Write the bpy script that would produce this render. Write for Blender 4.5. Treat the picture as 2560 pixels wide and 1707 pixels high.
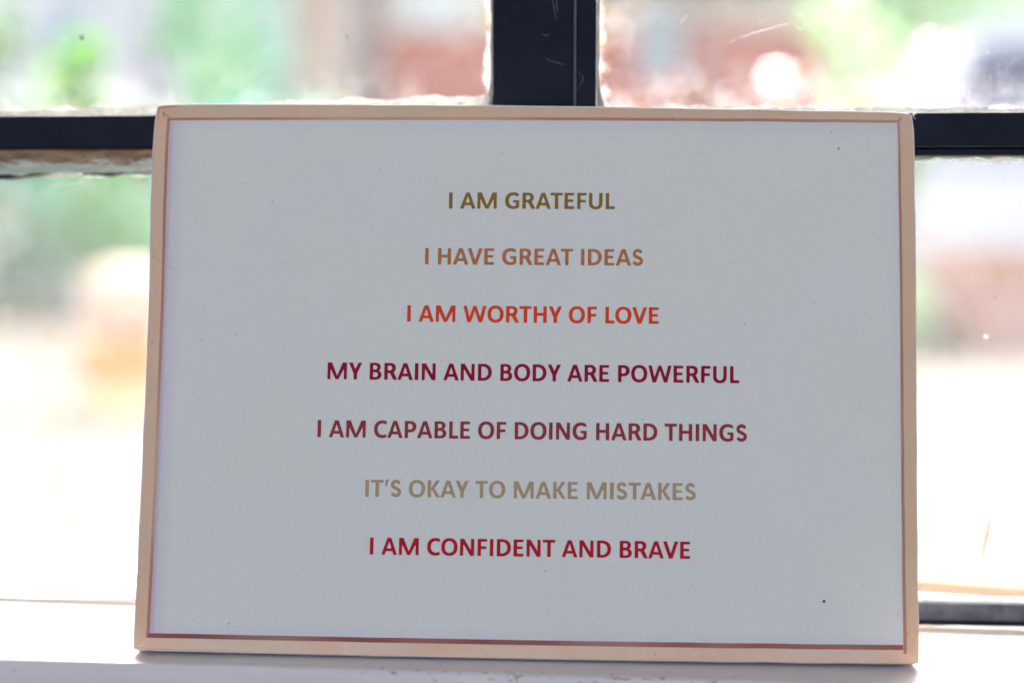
import bpy, bmesh, math, random
import numpy as np
from mathutils import Vector, Matrix, noise
from mathutils.geometry import tessellate_polygon
random.seed(7)
rad = math.radians
for o in list(bpy.data.objects): bpy.data.objects.remove(o)
SC = bpy.context.scene
COL = SC.collection

# ------------------------------------------------------------------ camera
PITCH, YAW, LENS = rad(4.0), rad(3.2), 50.0
F = LENS / 36 * 2560
FWD = Vector((-math.sin(YAW) * math.cos(PITCH), math.cos(YAW) * math.cos(PITCH), -math.sin(PITCH)))
RGT = Vector((math.cos(YAW), math.sin(YAW), 0)); UPV = RGT.cross(FWD)
cam_d = bpy.data.cameras.new('camera'); cam = bpy.data.objects.new('camera', cam_d); COL.objects.link(cam)
cam.matrix_world = Matrix((( RGT.x, UPV.x, -FWD.x, 0), (RGT.y, UPV.y, -FWD.y, 0), (RGT.z, UPV.z, -FWD.z, 0), (0, 0, 0, 1)))
cam_d.lens = LENS; cam_d.sensor_width = 36; cam_d.clip_start = 0.02; cam_d.clip_end = 3000
cam_d.dof.use_dof = True; cam_d.dof.focus_distance = 0.737; cam_d.dof.aperture_fstop = 1.9
SC.camera = cam

# ------------------------------------------------------------------ sky, sun, exposure
SUN_EL = rad(50); SUN_AZ = math.atan2(-0.10, 1.0)          # hazy sun beyond the window
w = bpy.data.worlds.new('World'); SC.world = w; w.use_nodes = True
nt = w.node_tree; nt.nodes.clear()
sky = nt.nodes.new('ShaderNodeTexSky'); sky.sky_type = 'NISHITA'; sky.sun_disc = False
sky.sun_elevation = SUN_EL; sky.sun_rotation = SUN_AZ; sky.air_density = 0.6; sky.dust_density = 8.0; sky.ozone_density = 1.0
bg = nt.nodes.new('ShaderNodeBackground'); bg.inputs[1].default_value = 0.15
wo = nt.nodes.new('ShaderNodeOutputWorld'); nt.links.new(sky.outputs[0], bg.inputs[0]); nt.links.new(bg.outputs[0], wo.inputs[0])
sd = bpy.data.lights.new('sun', 'SUN'); sd.energy = 1.5; sd.angle = rad(34); sd.color = (1, .97, .93)
so = bpy.data.objects.new('sun', sd); COL.objects.link(so)
sv = Vector((math.sin(SUN_AZ) * math.cos(SUN_EL), math.cos(SUN_AZ) * math.cos(SUN_EL), math.sin(SUN_EL)))
so.rotation_euler = sv.to_track_quat('Z', 'Y').to_euler(); so.location = (-1, 6, 6)
SC.view_settings.view_transform = 'Standard'; SC.view_settings.look = 'None'
SC.view_settings.exposure = 2.42; SC.view_settings.gamma = 1.0; SC.view_settings.use_curve_mapping = False
SC.render.resolution_x = 1024; SC.render.resolution_y = 682
SC.render.engine = 'CYCLES'; SC.cycles.max_bounces = 10; SC.cycles.transparent_max_bounces = 16
SC.cycles.caustics_reflective = False; SC.cycles.caustics_refractive = False

# ------------------------------------------------------------------ helpers
def at(px, py, Y):
    """point of the plane y = Y seen at pixel px, py of the 2560 px wide photograph"""
    d = FWD + RGT * ((px - 1280) / F) - UPV * ((py - 853.5) / F)
    return d * (Y / d.y)

def lin(r, g, b, k=1.0):
    def c(v):
        v /= 255; return (v / 12.92 if v <= .04045 else ((v + .055) / 1.055) ** 2.4) * k
    return (c(r), c(g), c(b), 1)

class Nodes:
    def __init__(s, name):
        s.m = bpy.data.materials.new(name); s.m.use_nodes = True; s.t = s.m.node_tree; s.t.nodes.clear()
        s.out = s.n('ShaderNodeOutputMaterial')
    def n(s, t, **k):
        x = s.t.nodes.new(t)
        for a, b in k.items(): setattr(x, a, b)
        return x
    def put(s, v, sock):
        if v is None: return
        if isinstance(v, bpy.types.NodeSocket): s.t.links.new(v, sock)
        else: sock.default_value = v
    def math(s, op, a, b=None, c=None, clamp=False):
        x = s.n('ShaderNodeMath', operation=op, use_clamp=clamp)
        s.put(a, x.inputs[0]); s.put(b, x.inputs[1]); s.put(c, x.inputs[2]); return x.outputs[0]
    def co(s, kind='Object'):
        return s.n('ShaderNodeTexCoord').outputs[kind]
    def map(s, v, scale=(1, 1, 1), loc=(0, 0, 0), rot=(0, 0, 0)):
        x = s.n('ShaderNodeMapping'); s.put(v, x.inputs[0]); x.inputs['Scale'].default_value = scale
        x.inputs['Location'].default_value = loc; x.inputs['Rotation'].default_value = rot; return x.outputs[0]
    def noise(s, v, scale, detail=3, rough=.55, dist=0):
        x = s.n('ShaderNodeTexNoise'); s.put(v, x.inputs['Vector']); x.inputs['Scale'].default_value = scale
        x.inputs['Detail'].default_value = detail; x.inputs['Roughness'].default_value = rough
        x.inputs['Distortion'].default_value = dist; return x.outputs['Fac']
    def voro(s, v, scale, out='Distance', rnd=1.0):
        x = s.n('ShaderNodeTexVoronoi'); s.put(v, x.inputs['Vector']); x.inputs['Scale'].default_value = scale
        x.inputs['Randomness'].default_value = rnd; return x.outputs[out]
    def ss(s, v, a, b, lo=0.0, hi=1.0):
        x = s.n('ShaderNodeMapRange', interpolation_type='SMOOTHSTEP'); s.put(v, x.inputs[0])
        x.inputs[1].default_value = a; x.inputs[2].default_value = b; s.put(lo, x.inputs[3]); s.put(hi, x.inputs[4]); return x.outputs[0]
    def mix(s, f, a, b, blend='MIX'):
        x = s.n('ShaderNodeMix', data_type='RGBA', blend_type=blend)
        s.put(f, x.inputs[0]); s.put(a, x.inputs[6]); s.put(b, x.inputs[7]); return x.outputs[2]
    def sep(s, v):
        x = s.n('ShaderNodeSeparateXYZ'); s.put(v, x.inputs[0]); return x.outputs
    def bump(s, h, strength=.3, dist=.001):
        x = s.n('ShaderNodeBump'); s.put(h, x.inputs['Height']); x.inputs['Strength'].default_value = strength
        x.inputs['Distance'].default_value = dist; return x.outputs[0]
    def pbr(s, col, rough=.6, spec=.5, normal=None, **k):
        x = s.n('ShaderNodeBsdfPrincipled'); s.put(col, x.inputs['Base Color']); s.put(rough, x.inputs['Roughness'])
        s.put(spec, x.inputs['Specular IOR Level']); s.put(normal, x.inputs['Normal'])
        for a, b in k.items(): s.put(b, x.inputs[a.replace('_', ' ')])
        return x.outputs[0]
    def done(s, sh):
        s.t.links.new(sh, s.out.inputs[0]); return s.m

def simple(name, col, rough=.6, spec=.4, var=.12, scale=6, bump=0, bs=60, **k):
    N = Nodes(name); c = N.co()
    f = N.noise(c, scale, 4)
    a = tuple(x * (1 - var) for x in col[:3]) + (1,); b = tuple(min(1, x * (1 + var)) for x in col[:3]) + (1,)
    cc = N.mix(N.ss(f, .3, .7), a, b)
    nm = N.bump(N.noise(c, bs, 4), bump, .002) if bump else None
    return N.done(N.pbr(cc, rough, spec, nm, **k))

def link(o, parent=None):
    COL.objects.link(o)
    if parent: o.parent = parent
    return o
def obj(name, bm, mat, parent=None, smooth=False):
    me = bpy.data.meshes.new(name)
    if isinstance(bm, bmesh.types.BMesh): bm.normal_update(); bm.to_mesh(me); bm.free()
    else: me.from_pydata(bm[0], [], bm[1])
    me.materials.append(mat)
    if smooth: me.polygons.foreach_set('use_smooth', [True] * len(me.polygons))
    return link(bpy.data.objects.new(name, me), parent)
def thing(name, label, cat, loc=(0, 0, 0), rz=0, group=None):
    o = bpy.data.objects.new(name, None); o.empty_display_size = .1
    o.location = loc; o.rotation_euler = (0, 0, rz); tag(o, label, cat, group); return link(o)
def tag(o, label=None, cat=None, group=None, kind=None):
    for k, v in (('label', label), ('category', cat), ('group', group), ('kind', kind)):
        if v: o[k] = v
    return o
def box(bm, x0, x1, y0, y1, z0, z1, bev=0, seg=2, M=None):
    b = bmesh.new(); bmesh.ops.create_cube(b, size=1)
    for v in b.verts: v.co = Vector((x0 + (v.co.x + .5) * (x1 - x0), y0 + (v.co.y + .5) * (y1 - y0), z0 + (v.co.z + .5) * (z1 - z0)))
    if bev: bmesh.ops.bevel(b, geom=b.edges[:], offset=bev, segments=seg, affect='EDGES', profile=.5)
    if M is not None: b.transform(M)
    me = bpy.data.meshes.new('t'); b.to_mesh(me); b.free(); bm.from_mesh(me); bpy.data.meshes.remove(me); return bm
def one(name, args, mat, parent=None, bev=0, seg=2, smooth=False):
    return obj(name, box(bmesh.new(), *args, bev=bev, seg=seg), mat, parent, smooth)
def lathe(prof, n=24, c=(0, 0, 0)):
    bm = bmesh.new(); rings = []
    for r, z in prof: rings.append([bm.verts.new((c[0] + r * math.cos(6.28319 * i / n), c[1] + r * math.sin(6.28319 * i / n), c[2] + z)) for i in range(n)])
    for a, b in zip(rings, rings[1:]):
        for i in range(n): bm.faces.new((a[i], a[(i + 1) % n], b[(i + 1) % n], b[i]))
    bm.faces.new(rings[0][::-1]); bm.faces.new(rings[-1]); return bm
def cuts(bm, axis, vals):
    for v in vals:
        co = [0, 0, 0]; no = [0, 0, 0]; co[axis] = v; no[axis] = 1
        bmesh.ops.bisect_plane(bm, geom=bm.verts[:] + bm.edges[:] + bm.faces[:], dist=1e-7, plane_co=co, plane_no=no)

# ------------------------------------------------------------------ the canvas: size and how it leans
CW, CH, CT = .400, .2855, .018
LEAN, CYAW, CROLL = rad(9.288), rad(2.252), rad(.735)
CM = Matrix.Translation((-.03297, .71038, -.21104)) @ Matrix.Rotation(CYAW, 4, 'Z') @ Matrix.Rotation(-LEAN, 4, 'X') @ Matrix.Rotation(CROLL, 4, 'Y') @ Matrix.Translation((0, 0, CH / 2))
def sill_z(x): return -.21320 - .0002 - math.tan(CROLL) * (x + .033)      # the old sill falls a little to the right

# ------------------------------------------------------------------ materials: window
def black_paint():
    N = Nodes('black_gloss_paint'); c = N.co()
    big = N.ss(N.noise(c, 22, 5, .6), .45, .75)
    fine = N.noise(c, 900, 3)
    col = N.mix(big, (.0028, .0060, .0150, 1), (.006, .011, .022, 1))
    dust = N.math('MULTIPLY', N.ss(N.voro(c, 330), .16, .08), N.ss(N.noise(c, 60, 2), .52, .66))
    col = N.mix(N.math('MULTIPLY', dust, .3), col, (.16, .16, .2, 1))
    col = N.mix(N.ss(fine, .6, .85, 0, .18), col, (.04, .045, .07, 1))
    scr = N.map(c, (300, 300, 18), rot=(0, .55, 0)); sf = N.ss(N.noise(scr, 1, 2), .74, .80)
    scr = N.math('MULTIPLY', sf, N.ss(N.noise(c, 14, 2), .5, .62))
    col = N.mix(N.math('MULTIPLY', scr, .22), col, (.16, .17, .2, 1))
    h = N.math('ADD', N.noise(c, 45, 4), N.math('MULTIPLY', N.noise(c, 500, 2), .12))
    return N.done(N.pbr(col, N.ss(N.noise(c, 30, 3),   .3, .7, .32, .5), .14, N.bump(h, .35, .0015)))
M_BLACK = black_paint()

def putty_mat():
    N = Nodes('old_white_putty'); c = N.co()
    f = N.noise(c, 260, 5, .65)
    col = N.mix(N.ss(f, .35, .65), (.62, .62, .60, 1), (.85, .85, .83, 1))
    col = N.mix(N.math('MULTIPLY', N.ss(N.noise(c, 75, 4), .62, .72), .7), col, (.42, .34, .17, 1))
    col = N.mix(N.math('MULTIPLY', N.ss(N.noise(N.map(c, (.5, 1, 1.6), (3, 1, 2)), 210, 4), .64, .7), .75), col, (.10, .12, .13, 1))
    b = N.pbr(col, .8, .2, N.bump(f, .6, .001))
    t = N.n('ShaderNodeBsdfTranslucent'); N.put(col, t.inputs[0])
    mx = N.n('ShaderNodeMixShader'); mx.inputs[0].default_value = .75; N.put(b, mx.inputs[1]); N.put(t.outputs[0], mx.inputs[2])
    return N.done(mx.outputs[0])
M_PUTTY = putty_mat()

def ledge_mat():
    N = Nodes('rusty_green_paint'); c = N.co(); z = N.sep(N.co('Generated'))[2]
    st = N.map(c, (1, 1, 5))
    f = N.math('ADD', z, N.math('MULTIPLY', N.math('SUBTRACT', N.noise(st, 55, 5, .62), .5), .75))
    rust = N.ss(f, .60, .66)
    rc = N.mix(N.ss(N.noise(N.map(c, (.35, 1, 1.3)), 150, 5), .35, .68), (.17, .095, .045, 1), (.36, .24, .14, 1))
    rc = N.mix(N.ss(N.noise(c, 170, 4), .62, .70), rc, (.03, .03, .035, 1))
    gc = N.mix(N.ss(N.noise(N.map(c, (1, 1, 6)), 60, 4), .35, .65), (.36, .42, .30, 1), (.46, .54, .45, 1))
    gc = N.mix(N.math('MULTIPLY', N.ss(N.noise(c, 240, 3), .68, .73), .8), gc, (.12, .09, .05, 1))
    col = N.mix(rust, gc, rc)
    return N.done(N.pbr(col, .55, .4, N.bump(N.noise(c, 300, 4), .4, .001)))
M_LEDGE = ledge_mat()

def white_paint(name, col=(.80, .79, .80, 1), sill=False):
    N = Nodes(name); c = N.co(); st = N.map(c, (1.2, 40, 25))
    br = N.noise(st, 9, 5, .6)
    a = tuple(x * .95 for x in col[:3]) + (1,)
    cc = N.mix(N.ss(br, .35, .65), a, col)
    cc = N.mix(N.ss(N.noise(c, 9, 3), .45, .7, 0, .35), cc, (.76, .71, .68, 1))
    sp = N.math('MULTIPLY', N.ss(N.voro(c, 85), .10, .06), N.ss(N.noise(c, 37, 1), .52, .60))
    cc = N.mix(N.math('MULTIPLY', sp, .7), cc, (.22, .19, .19, 1))
    if sill:
        s = N.sep(c); edge = N.math('ABSOLUTE', N.math('ADD', s[2], .0022)); nearf = N.ss(edge, .0042, .0012)
        nearf = N.math('MULTIPLY', nearf, N.ss(s[1], .012, .002))
        chip = N.ss(N.noise(N.map(c, (.7, 1, 3.2)), 170, 6, .74), .585, .61)
        rng = N.math('MULTIPLY', N.ss(s[0], -.11, -.06), N.ss(s[0], .20, .15))
        mk = N.math('MULTIPLY', N.math('MULTIPLY', chip, nearf), rng)
        cc = N.mix(mk, cc, N.mix(N.ss(N.noise(c, 400, 2), .45, .6), (.25, .11, .07, 1), (.45, .30, .23, 1)))
    h = N.math('ADD', br, N.math('MULTIPLY', N.noise(c, 130, 4), .35))
    return N.done(N.pbr(cc, N.ss(br, .3, .7, .30, .36), .5, N.bump(h, .20, .0010)))
M_SILL = white_paint('white_sill_paint', (.76, .69, .64, 1), sill=True)
M_WALL = white_paint('white_wall_paint', (.82, .79, .75, 1))
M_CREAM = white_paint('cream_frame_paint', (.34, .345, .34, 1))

def glass_mat(name, x0, x1, z0, z1, heavy=1.0):
    """thin clear pane with a dusty film, specks, and grime built up along its edges (distances in metres)"""
    N = Nodes(name); c = N.co(); s = N.sep(c)
    dx0 = N.math('SUBTRACT', s[0], x0); dx1 = N.math('SUBTRACT', x1, s[0])
    dz0 = N.math('SUBTRACT', s[2], z0); dz1 = N.math('SUBTRACT', z1, s[2])
    d = N.math('MINIMUM', dx0, dx1); dv = N.math('MINIMUM', dz0, N.math('MULTIPLY', dz1, 1.6)); e = N.math('SMOOTH_MIN', d, dv, .012)
    nn = N.math('MULTIPLY', N.math('SUBTRACT', N.noise(c, 55, 6, .68), .5), .020)
    e2 = N.math('ADD', e, nn)
    grime = N.ss(e2, .0078, .000)
    haze = N.ss(e, .042, .002)
    haze = N.math('MULTIPLY', haze, N.ss(N.noise(c, 26, 5, .65), .36, .70))
    streak = N.ss(N.noise(N.map(c, (300, 1, 55), rot=(0, .5, 0)), 1, 3, .6), .66, .80)
    streak = N.math('MULTIPLY', streak, N.ss(e, .030, .004))
    # specks of several sizes
    jig = N.n('ShaderNodeVectorMath', operation='ADD'); N.put(c, jig.inputs[0])
    nz = N.n('ShaderNodeTexNoise'); N.put(c, nz.inputs['Vector']); nz.inputs['Scale'].default_value = 900
    sc = N.n('ShaderNodeVectorMath', operation='SCALE'); N.put(nz.outputs['Color'], sc.inputs[0]); sc.inputs[3].default_value = .0012; N.put(sc.outputs[0], jig.inputs[1])
    def specks(scale, r0, r1, dens, seed):
        v = N.map(jig.outputs[0], loc=(seed, seed * .7, 0)); dd = N.voro(v, scale)
        cr = N.sep(N.voro(v, scale, 'Color'))
        thr = N.math('MULTIPLY', N.ss(cr[0], dens, 1.0), r0)
        return N.ss(N.math('SUBTRACT', thr, dd), 0, r1)
    clump = N.ss(N.noise(c, 14, 3), .40, .62)
    s1 = N.math('MULTIPLY', specks(520, .40, .12, .10, 1.3), clump)
    s2 = N.math('MULTIPLY', specks(330, .25, .10, .80, 5.1), .36)
    s3 = N.math('MULTIPLY', specks(130, .11, .05, .93, 9.4), .55)
    sp = N.math('MAXIMUM', N.math('MULTIPLY', s1, .34 * min(1, heavy * 1.2)), N.math('MULTIPLY', N.math('MAXIMUM', s2, s3), min(1, .4 + heavy)))
    film = N.ss(N.noise(c, 11, 4), .25, .8, .045, .10)
    a = N.math('ADD', film, N.math('MULTIPLY', haze, .30 * heavy))
    a = N.math('ADD', a, N.math('MULTIPLY', streak, .28 * heavy))
    a = N.math('MAXIMUM', a, N.math('MULTIPLY', grime, .93))
    a = N.math('MAXIMUM', a, N.math('MULTIPLY', sp, .75)); a = N.math('MINIMUM', a, 1.0)
    gc = N.mix(N.ss(N.noise(c, 60, 4), .55, .68), (.86, .88, .90, 1), (.80, .74, .58, 1))
    gc = N.mix(N.math('MULTIPLY', N.ss(N.noise(c, 150, 3), .70, .74), grime), gc, (.30, .26, .16, 1))
    tl = N.n('ShaderNodeBsdfTranslucent'); N.put(gc, tl.inputs[0]); df = N.n('ShaderNodeBsdfDiffuse'); N.put(gc, df.inputs[0])
    dm = N.n('ShaderNodeMixShader'); dm.inputs[0].default_value = .25; N.put(tl.outputs[0], dm.inputs[1]); N.put(df.outputs[0], dm.inputs[2])
    tr = N.n('ShaderNodeBsdfTransparent'); tr.inputs[0].default_value = (.965, .985, .97, 1)
    gl = N.n('ShaderNodeBsdfGlossy'); gl.inputs['Roughness'].default_value = .02
    fr = N.n('ShaderNodeFresnel'); fr.inputs[0].default_value = 1.45
    m1 = N.n('ShaderNodeMixShader'); N.put(fr.outputs[0], m1.inputs[0]); N.put(tr.outputs[0], m1.inputs[1]); N.put(gl.outputs[0], m1.inputs[2])
    m2 = N.n('ShaderNodeMixShader'); N.put(a, m2.inputs[0]); N.put(m1.outputs[0], m2.inputs[1]); N.put(dm.outputs[0], m2.inputs[2])
    return N.done(m2.outputs[0])

# ------------------------------------------------------------------ the window
YB = .780                       # face of the bars, towards the room
YG = .802                       # glass
def X(px, Y=YB): return at(px, 853.5, Y).x
def Z(py, px=1280, Y=YB): return at(px, py, Y).z
MX0, MX1 = at(1231, 130, YB).x, at(1491, 130, YB).x
TZ1 = at(0, 288.5, YB).z; TZ0 = at(0, 372, YB).z
RZ1 = at(2560, 279, YB).z; RZ0 = at(2560, 366, YB).z
SX0 = at(-22, 500, YG + .02).x                     # stile at the left edge of the lower left pane
BAR2 = MX1 + (MX0 - SX0)                    # next bar to the right, outside the frame
TOPZ = TZ1 + .255; BOTZ = sill_z(.2) + .002
win = thing('window', 'black painted metal window with dusty small panes and flaking putty behind the canvas', 'window', (0, .79, BOTZ))
def wchild(o):
    o.parent = win; o.location = -Vector(win.location); return o
def wone(name, a, m, bev=.0008, label=None, seg=2):
    o = obj(name, box(bmesh.new(), *a, bev=bev, seg=seg), m); wchild(o)
    if label: o['label'] = label
    return o
LX, RX = SX0 - .30, BAR2 + .30
# wide mullion: flat face, thin raised ridge, narrower leaf to its right
RID = at(1437, 130, YB).x
wone('mullion', (MX0, RID - .0006, YB, YG + .02, BOTZ, TOPZ), M_BLACK, .0012, 'wide flat black mullion, scratched')
wone('mullion_leaf', (RID + .0006, MX1, YB + .0015, YG + .02, BOTZ, TOPZ), M_BLACK, .0010, 'narrow black strip at the right of the mullion')
wone('transom', (LX, MX0 - .0004, YB + .002, YG + .02, TZ0, TZ1), M_BLACK, .0012, 'left black transom bar')
wone('transom', (MX1 + .0004, RX, YB + .002, YG + .02, RZ0, RZ1), M_BLACK, .0012, 'right black transom bar')
wone('transom_lip', (MX1 + .0004, RX, YB + .006, YG + .016, at(2560, 387, YB).z, RZ0 - .0007), M_BLACK, .0006, 'thin lower lip of the right transom')
for x in (SX0 - .016, BAR2):
    wone('glazing_bar', (x, x + .016, YB + .002, YG + .018, BOTZ, TZ0 - .0004), M_BLACK)
    wone('glazing_bar', (x, x + .016, YB + .002, YG + .018, TZ1 + .0004, TOPZ), M_BLACK)
wone('top_rail', (LX, RX, YB - .004, YG + .03, TOPZ + .0004, TOPZ + .03), M_BLACK)
wone('side_stile', (LX - .03, LX - .0004, YB - .004, YG + .03, BOTZ, TOPZ + .03), M_BLACK)
wone('side_stile', (RX + .0004, RX + .03, YB - .004, YG + .03, BOTZ, TOPZ + .03), M_BLACK)

def rough_strip(name, x0, x1, zlow, zup, y0, y1, mat, n=160, amp=.001, seed=0, lowf=None, upf=None, label=None, parent=True, freq=60):
    """a strip between two uneven outlines, with thickness"""
    vs = []; fs = []
    for i in range(n + 1):
        x = x0 + (x1 - x0) * i / n
        a = noise.fractal(Vector((x * freq, seed, 0)), .8, 2.1, 4) * amp; b = noise.fractal(Vector((x * freq, seed + 7.7, 0)), .8, 2.1, 4) * amp
        lo = zlow(x) + a * (1 if lowf is None else lowf); hi = zup(x) + b * (1 if upf is None else upf)
        if hi < lo + .0003: hi = lo + .0003
        vs += [(x, y0, lo), (x, y0, hi), (x, y1, hi), (x, y1, lo)]
    for i in range(n):
        k = 4 * i
        for a, b in ((0, 1), (1, 2), (2, 3), (3, 0)): fs.append((k + a, k + b, k + 4 + b, k + 4 + a))
    fs += [(3, 2, 1, 0), (4 * n, 4 * n + 1, 4 * n + 2, 4 * n + 3)]
    bm = bmesh.new(); vv = [bm.verts.new(v) for v in vs]
    for f in fs: bm.faces.new([vv[i] for i in f])
    bmesh.ops.recalc_face_normals(bm, faces=bm.faces[:])
    o = obj(name, bm, mat)
    if parent: wchild(o)
    if label: o['label'] = label
    return o
def lerp(px0, py0, px1, py1, Y):
    a, b = at(px0, py0, Y), at(px1, py1, Y)
    return lambda x: a.z + (b.z - a.z) * (x - a.x) / (b.x - a.x)
YL = YB + .005
rough_strip('ledge', LX, MX0 - .0005, lerp(0, 437, 380, 428, YL), lambda x: TZ0 - .0006, YL, YG - .001, M_LEDGE, 220, .0012, 3, upf=0, label='rusty pale green painted ledge under the left transom')
M_CRACK = simple('dark_crack', (.02, .028, .03, 1), .8)
rough_strip('crack', at(200, 430, YL).x, MX0 - .001, lerp(0, 446, 380, 433, YL + .004), lerp(0, 437, 380, 424, YL + .004), YL + .004, YG - .0016, M_CRACK, 160, .0011, 13, upf=0)
rough_strip('crack', LX, at(120, 430, YL).x, lerp(0, 446, 120, 436, YL + .004), lerp(0, 437, 120, 428, YL + .004), YL + .004, YG - .0016, M_CRACK, 120, .0011, 23, upf=0)
rough_strip('putty', LX, MX0 - .001, lerp(0, 449, 380, 432, YG - .003), lerp(0, 437, 380, 422, YG - .003), YG - .004, YG - .0004, M_PUTTY, 240, .0016, 31, upf=.3)
rough_strip('putty', LX, MX0 - .001, lambda x: TZ1 - .002, lerp(0, 279, 380, 266, YB + .012), YB + .010, YG - .0004, M_PUTTY, 260, .0022, 41, lowf=0, freq=45)
rough_strip('putty', MX1 + .001, RX, lambda x: RZ1 - .002, lerp(1500, 266, 2560, 272, YB + .012), YB + .010, YG - .0004, M_PUTTY, 260, .0018, 51, lowf=0, freq=50)
rough_strip('putty', MX1 + .001, RX, lerp(2290, 397, 2560, 394, YB + .010), lambda x: at(2560, 387, YB).z + .001, YB + .010, YG - .0004, M_LEDGE, 220, .0016, 61, upf=0, freq=70)

def vert_strip(x_in, sgn, z0, z1, wd, seed, amp=.0008, flare=.012):
    vs = []; n = 120
    bm = bmesh.new(); prev = None
    for i in range(n + 1):
        z = z0 + (z1 - z0) * i / n
        ww = wd + noise.fractal(Vector((z * 70, seed, 2)), .8, 2.1, 4) * amp + flare * math.exp(-(z - z0) / .006) * .55
        ww = max(ww, .0004)
        r = [bm.verts.new(p) for p in ((x_in, YB + .008, z), (x_in + sgn * ww, YB + .013, z), (x_in + sgn * ww, YG - .0004, z), (x_in, YG - .0004, z))]
        if prev:
            for a in range(4): bm.faces.new((prev[a], prev[(a + 1) % 4], r[(a + 1) % 4], r[a]))
        else: bm.faces.new(r[::-1])
        prev = r
    bm.faces.new(prev); bmesh.ops.recalc_face_normals(bm, faces=bm.faces[:])
    return wchild(obj('putty', bm, M_PUTTY))
vert_strip(MX0 - .0003, -1, TZ1, TOPZ, .0018, 3.3, .0006)
vert_strip(MX1 + .0003, 1, RZ1, TOPZ, .0014, 8.3, .0005)
vert_strip(SX0 + .0003, 1, BOTZ + .004, TZ0 - .012, .0006, 5.3, .0010, .002)

# panes
pane_rects = [(SX0, MX0, TZ1, TOPZ, .55), (MX1, BAR2, RZ1, TOPZ, .85), (SX0, MX0, BOTZ, TZ0 - .011, .35), (MX1, BAR2, BOTZ, RZ0 - .004, .25),
              (LX, SX0 - .016, TZ1, TOPZ, 1), (LX, SX0 - .016, BOTZ, TZ0 - .011, 1), (BAR2 + .016, RX, RZ1, TOPZ, 1), (BAR2 + .016, RX, BOTZ, RZ0, 1)]
for i, (a, b, c_, d_, hv) in enumerate(pane_rects):
    o = obj('pane', ([(a - .004, YG, c_ - .004), (b + .004, YG, c_ - .004), (b + .004, YG, d_ + .004), (a - .004, YG, d_ + .004),
                      (a - .004, YG + .003, c_ - .004), (b + .004, YG + .003, c_ - .004), (b + .004, YG + .003, d_ + .004), (a - .004, YG + .003, d_ + .004)],
                     [(0, 1, 2, 3)]), glass_mat('dusty_glass', a, b, c_, d_, hv)); wchild(o)

# hair-thin scratches and dead insect on the glass
def ribbon(pts, wd, y, mat, name, label=None):
    bm = bmesh.new(); prev = None
    for i, p in enumerate(pts):
        q = pts[min(i + 1, len(pts) - 1)]; r = pts[max(i - 1, 0)]; t = (q - r).normalized(); nrm = Vector((-t.z, 0, t.x))
        ww = wd * (1 - .5 * abs(2 * i / (len(pts) - 1) - 1)) * random.uniform(.75, 1.2)
        a = [bm.verts.new(v) for v in (p + nrm * ww, p - nrm * ww, p - nrm * ww + Vector((0, .0003, 0)), p + nrm * ww + Vector((0, .0003, 0)))]
        if prev:
            for k in range(4): bm.faces.new((prev[k], prev[(k + 1) % 4], a[(k + 1) % 4], a[k]))
        prev = a
    o = obj(name, bm, mat); wchild(o)
    if label: o['label'] = label
    return o
def path(pxs, Y, n=6, wob=.0002):
    P = [at(a, b, Y) for a, b in pxs]; out = []
    for a, b in zip(P, P[1:]):
        for k in range(n): out.append(a.lerp(b, k / n) + Vector((random.uniform(-wob, wob), 0, random.uniform(-wob, wob))))
    return out + [P[-1]]
YS = YG - .0008
ribbon(path([(1823, 107), (1880, 84), (1935, 69), (1979, 57)], YS), .00028, YS, M_PUTTY, 'scratch', 'long white scratch on the upper right pane')
ribbon(path([(1979, 57), (1990, 68), (2002, 76), (2012, 66), (2009, 56)], YS, 4), .00014, YS, M_PUTTY, 'scratch')
ribbon(path([(1700, 60), (1719, 37)], YS), .0002, YS, M_PUTTY, 'scratch')
ribbon(path([(127, 466), (165, 462), (206, 455)], YS), .00022, YS, M_PUTTY, 'scratch', 'short pale scratch on the lower left pane')
M_BROWN = simple('dried_brown_splash', (.30, .17, .08, 1), .7)
ribbon(path([(2474, 1302), (2468, 1335), (2462, 1360), (2456, 1390)], YS), .0005, YS, M_BROWN, 'splash', 'brown dried splash on the lower right pane')
M_INSECT = simple('dark_insect', (.03, .025, .02, 1), .6)
def blob(px, py, r, mat, name, Y=YS, n=5):
    bm = bmesh.new()
    for k in range(n):
        p = at(px, py, Y) + Vector((random.uniform(-1, 1) * r * .6, 0, random.uniform(-1, 1) * r * .6))
        bmesh.ops.create_icosphere(bm, subdivisions=1, radius=r * random.uniform(.35, .6), matrix=Matrix.Translation(p) @ Matrix.Diagonal((1, .3, random.uniform(.6, 1.2), 1)))
    return wchild(obj(name, bm, mat))
blob(204, 94, .0012, M_INSECT, 'speck'); blob(2487, 743, .0007, M_INSECT, 'speck'); blob(173, 1305, .0007, M_BROWN, 'speck')
blob(865, 92, .0012, simple('grey_droplet', (.35, .37, .33, 1)), 'speck', n=3); blob(2465, 840, .0016, M_PUTTY, 'speck', n=4)
blob(358, 455, .0013, simple('ochre_spot', (.65, .5, .25, 1)), 'speck', n=3); blob(2033, 237, .0012, M_PUTTY, 'speck', n=3)
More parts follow.
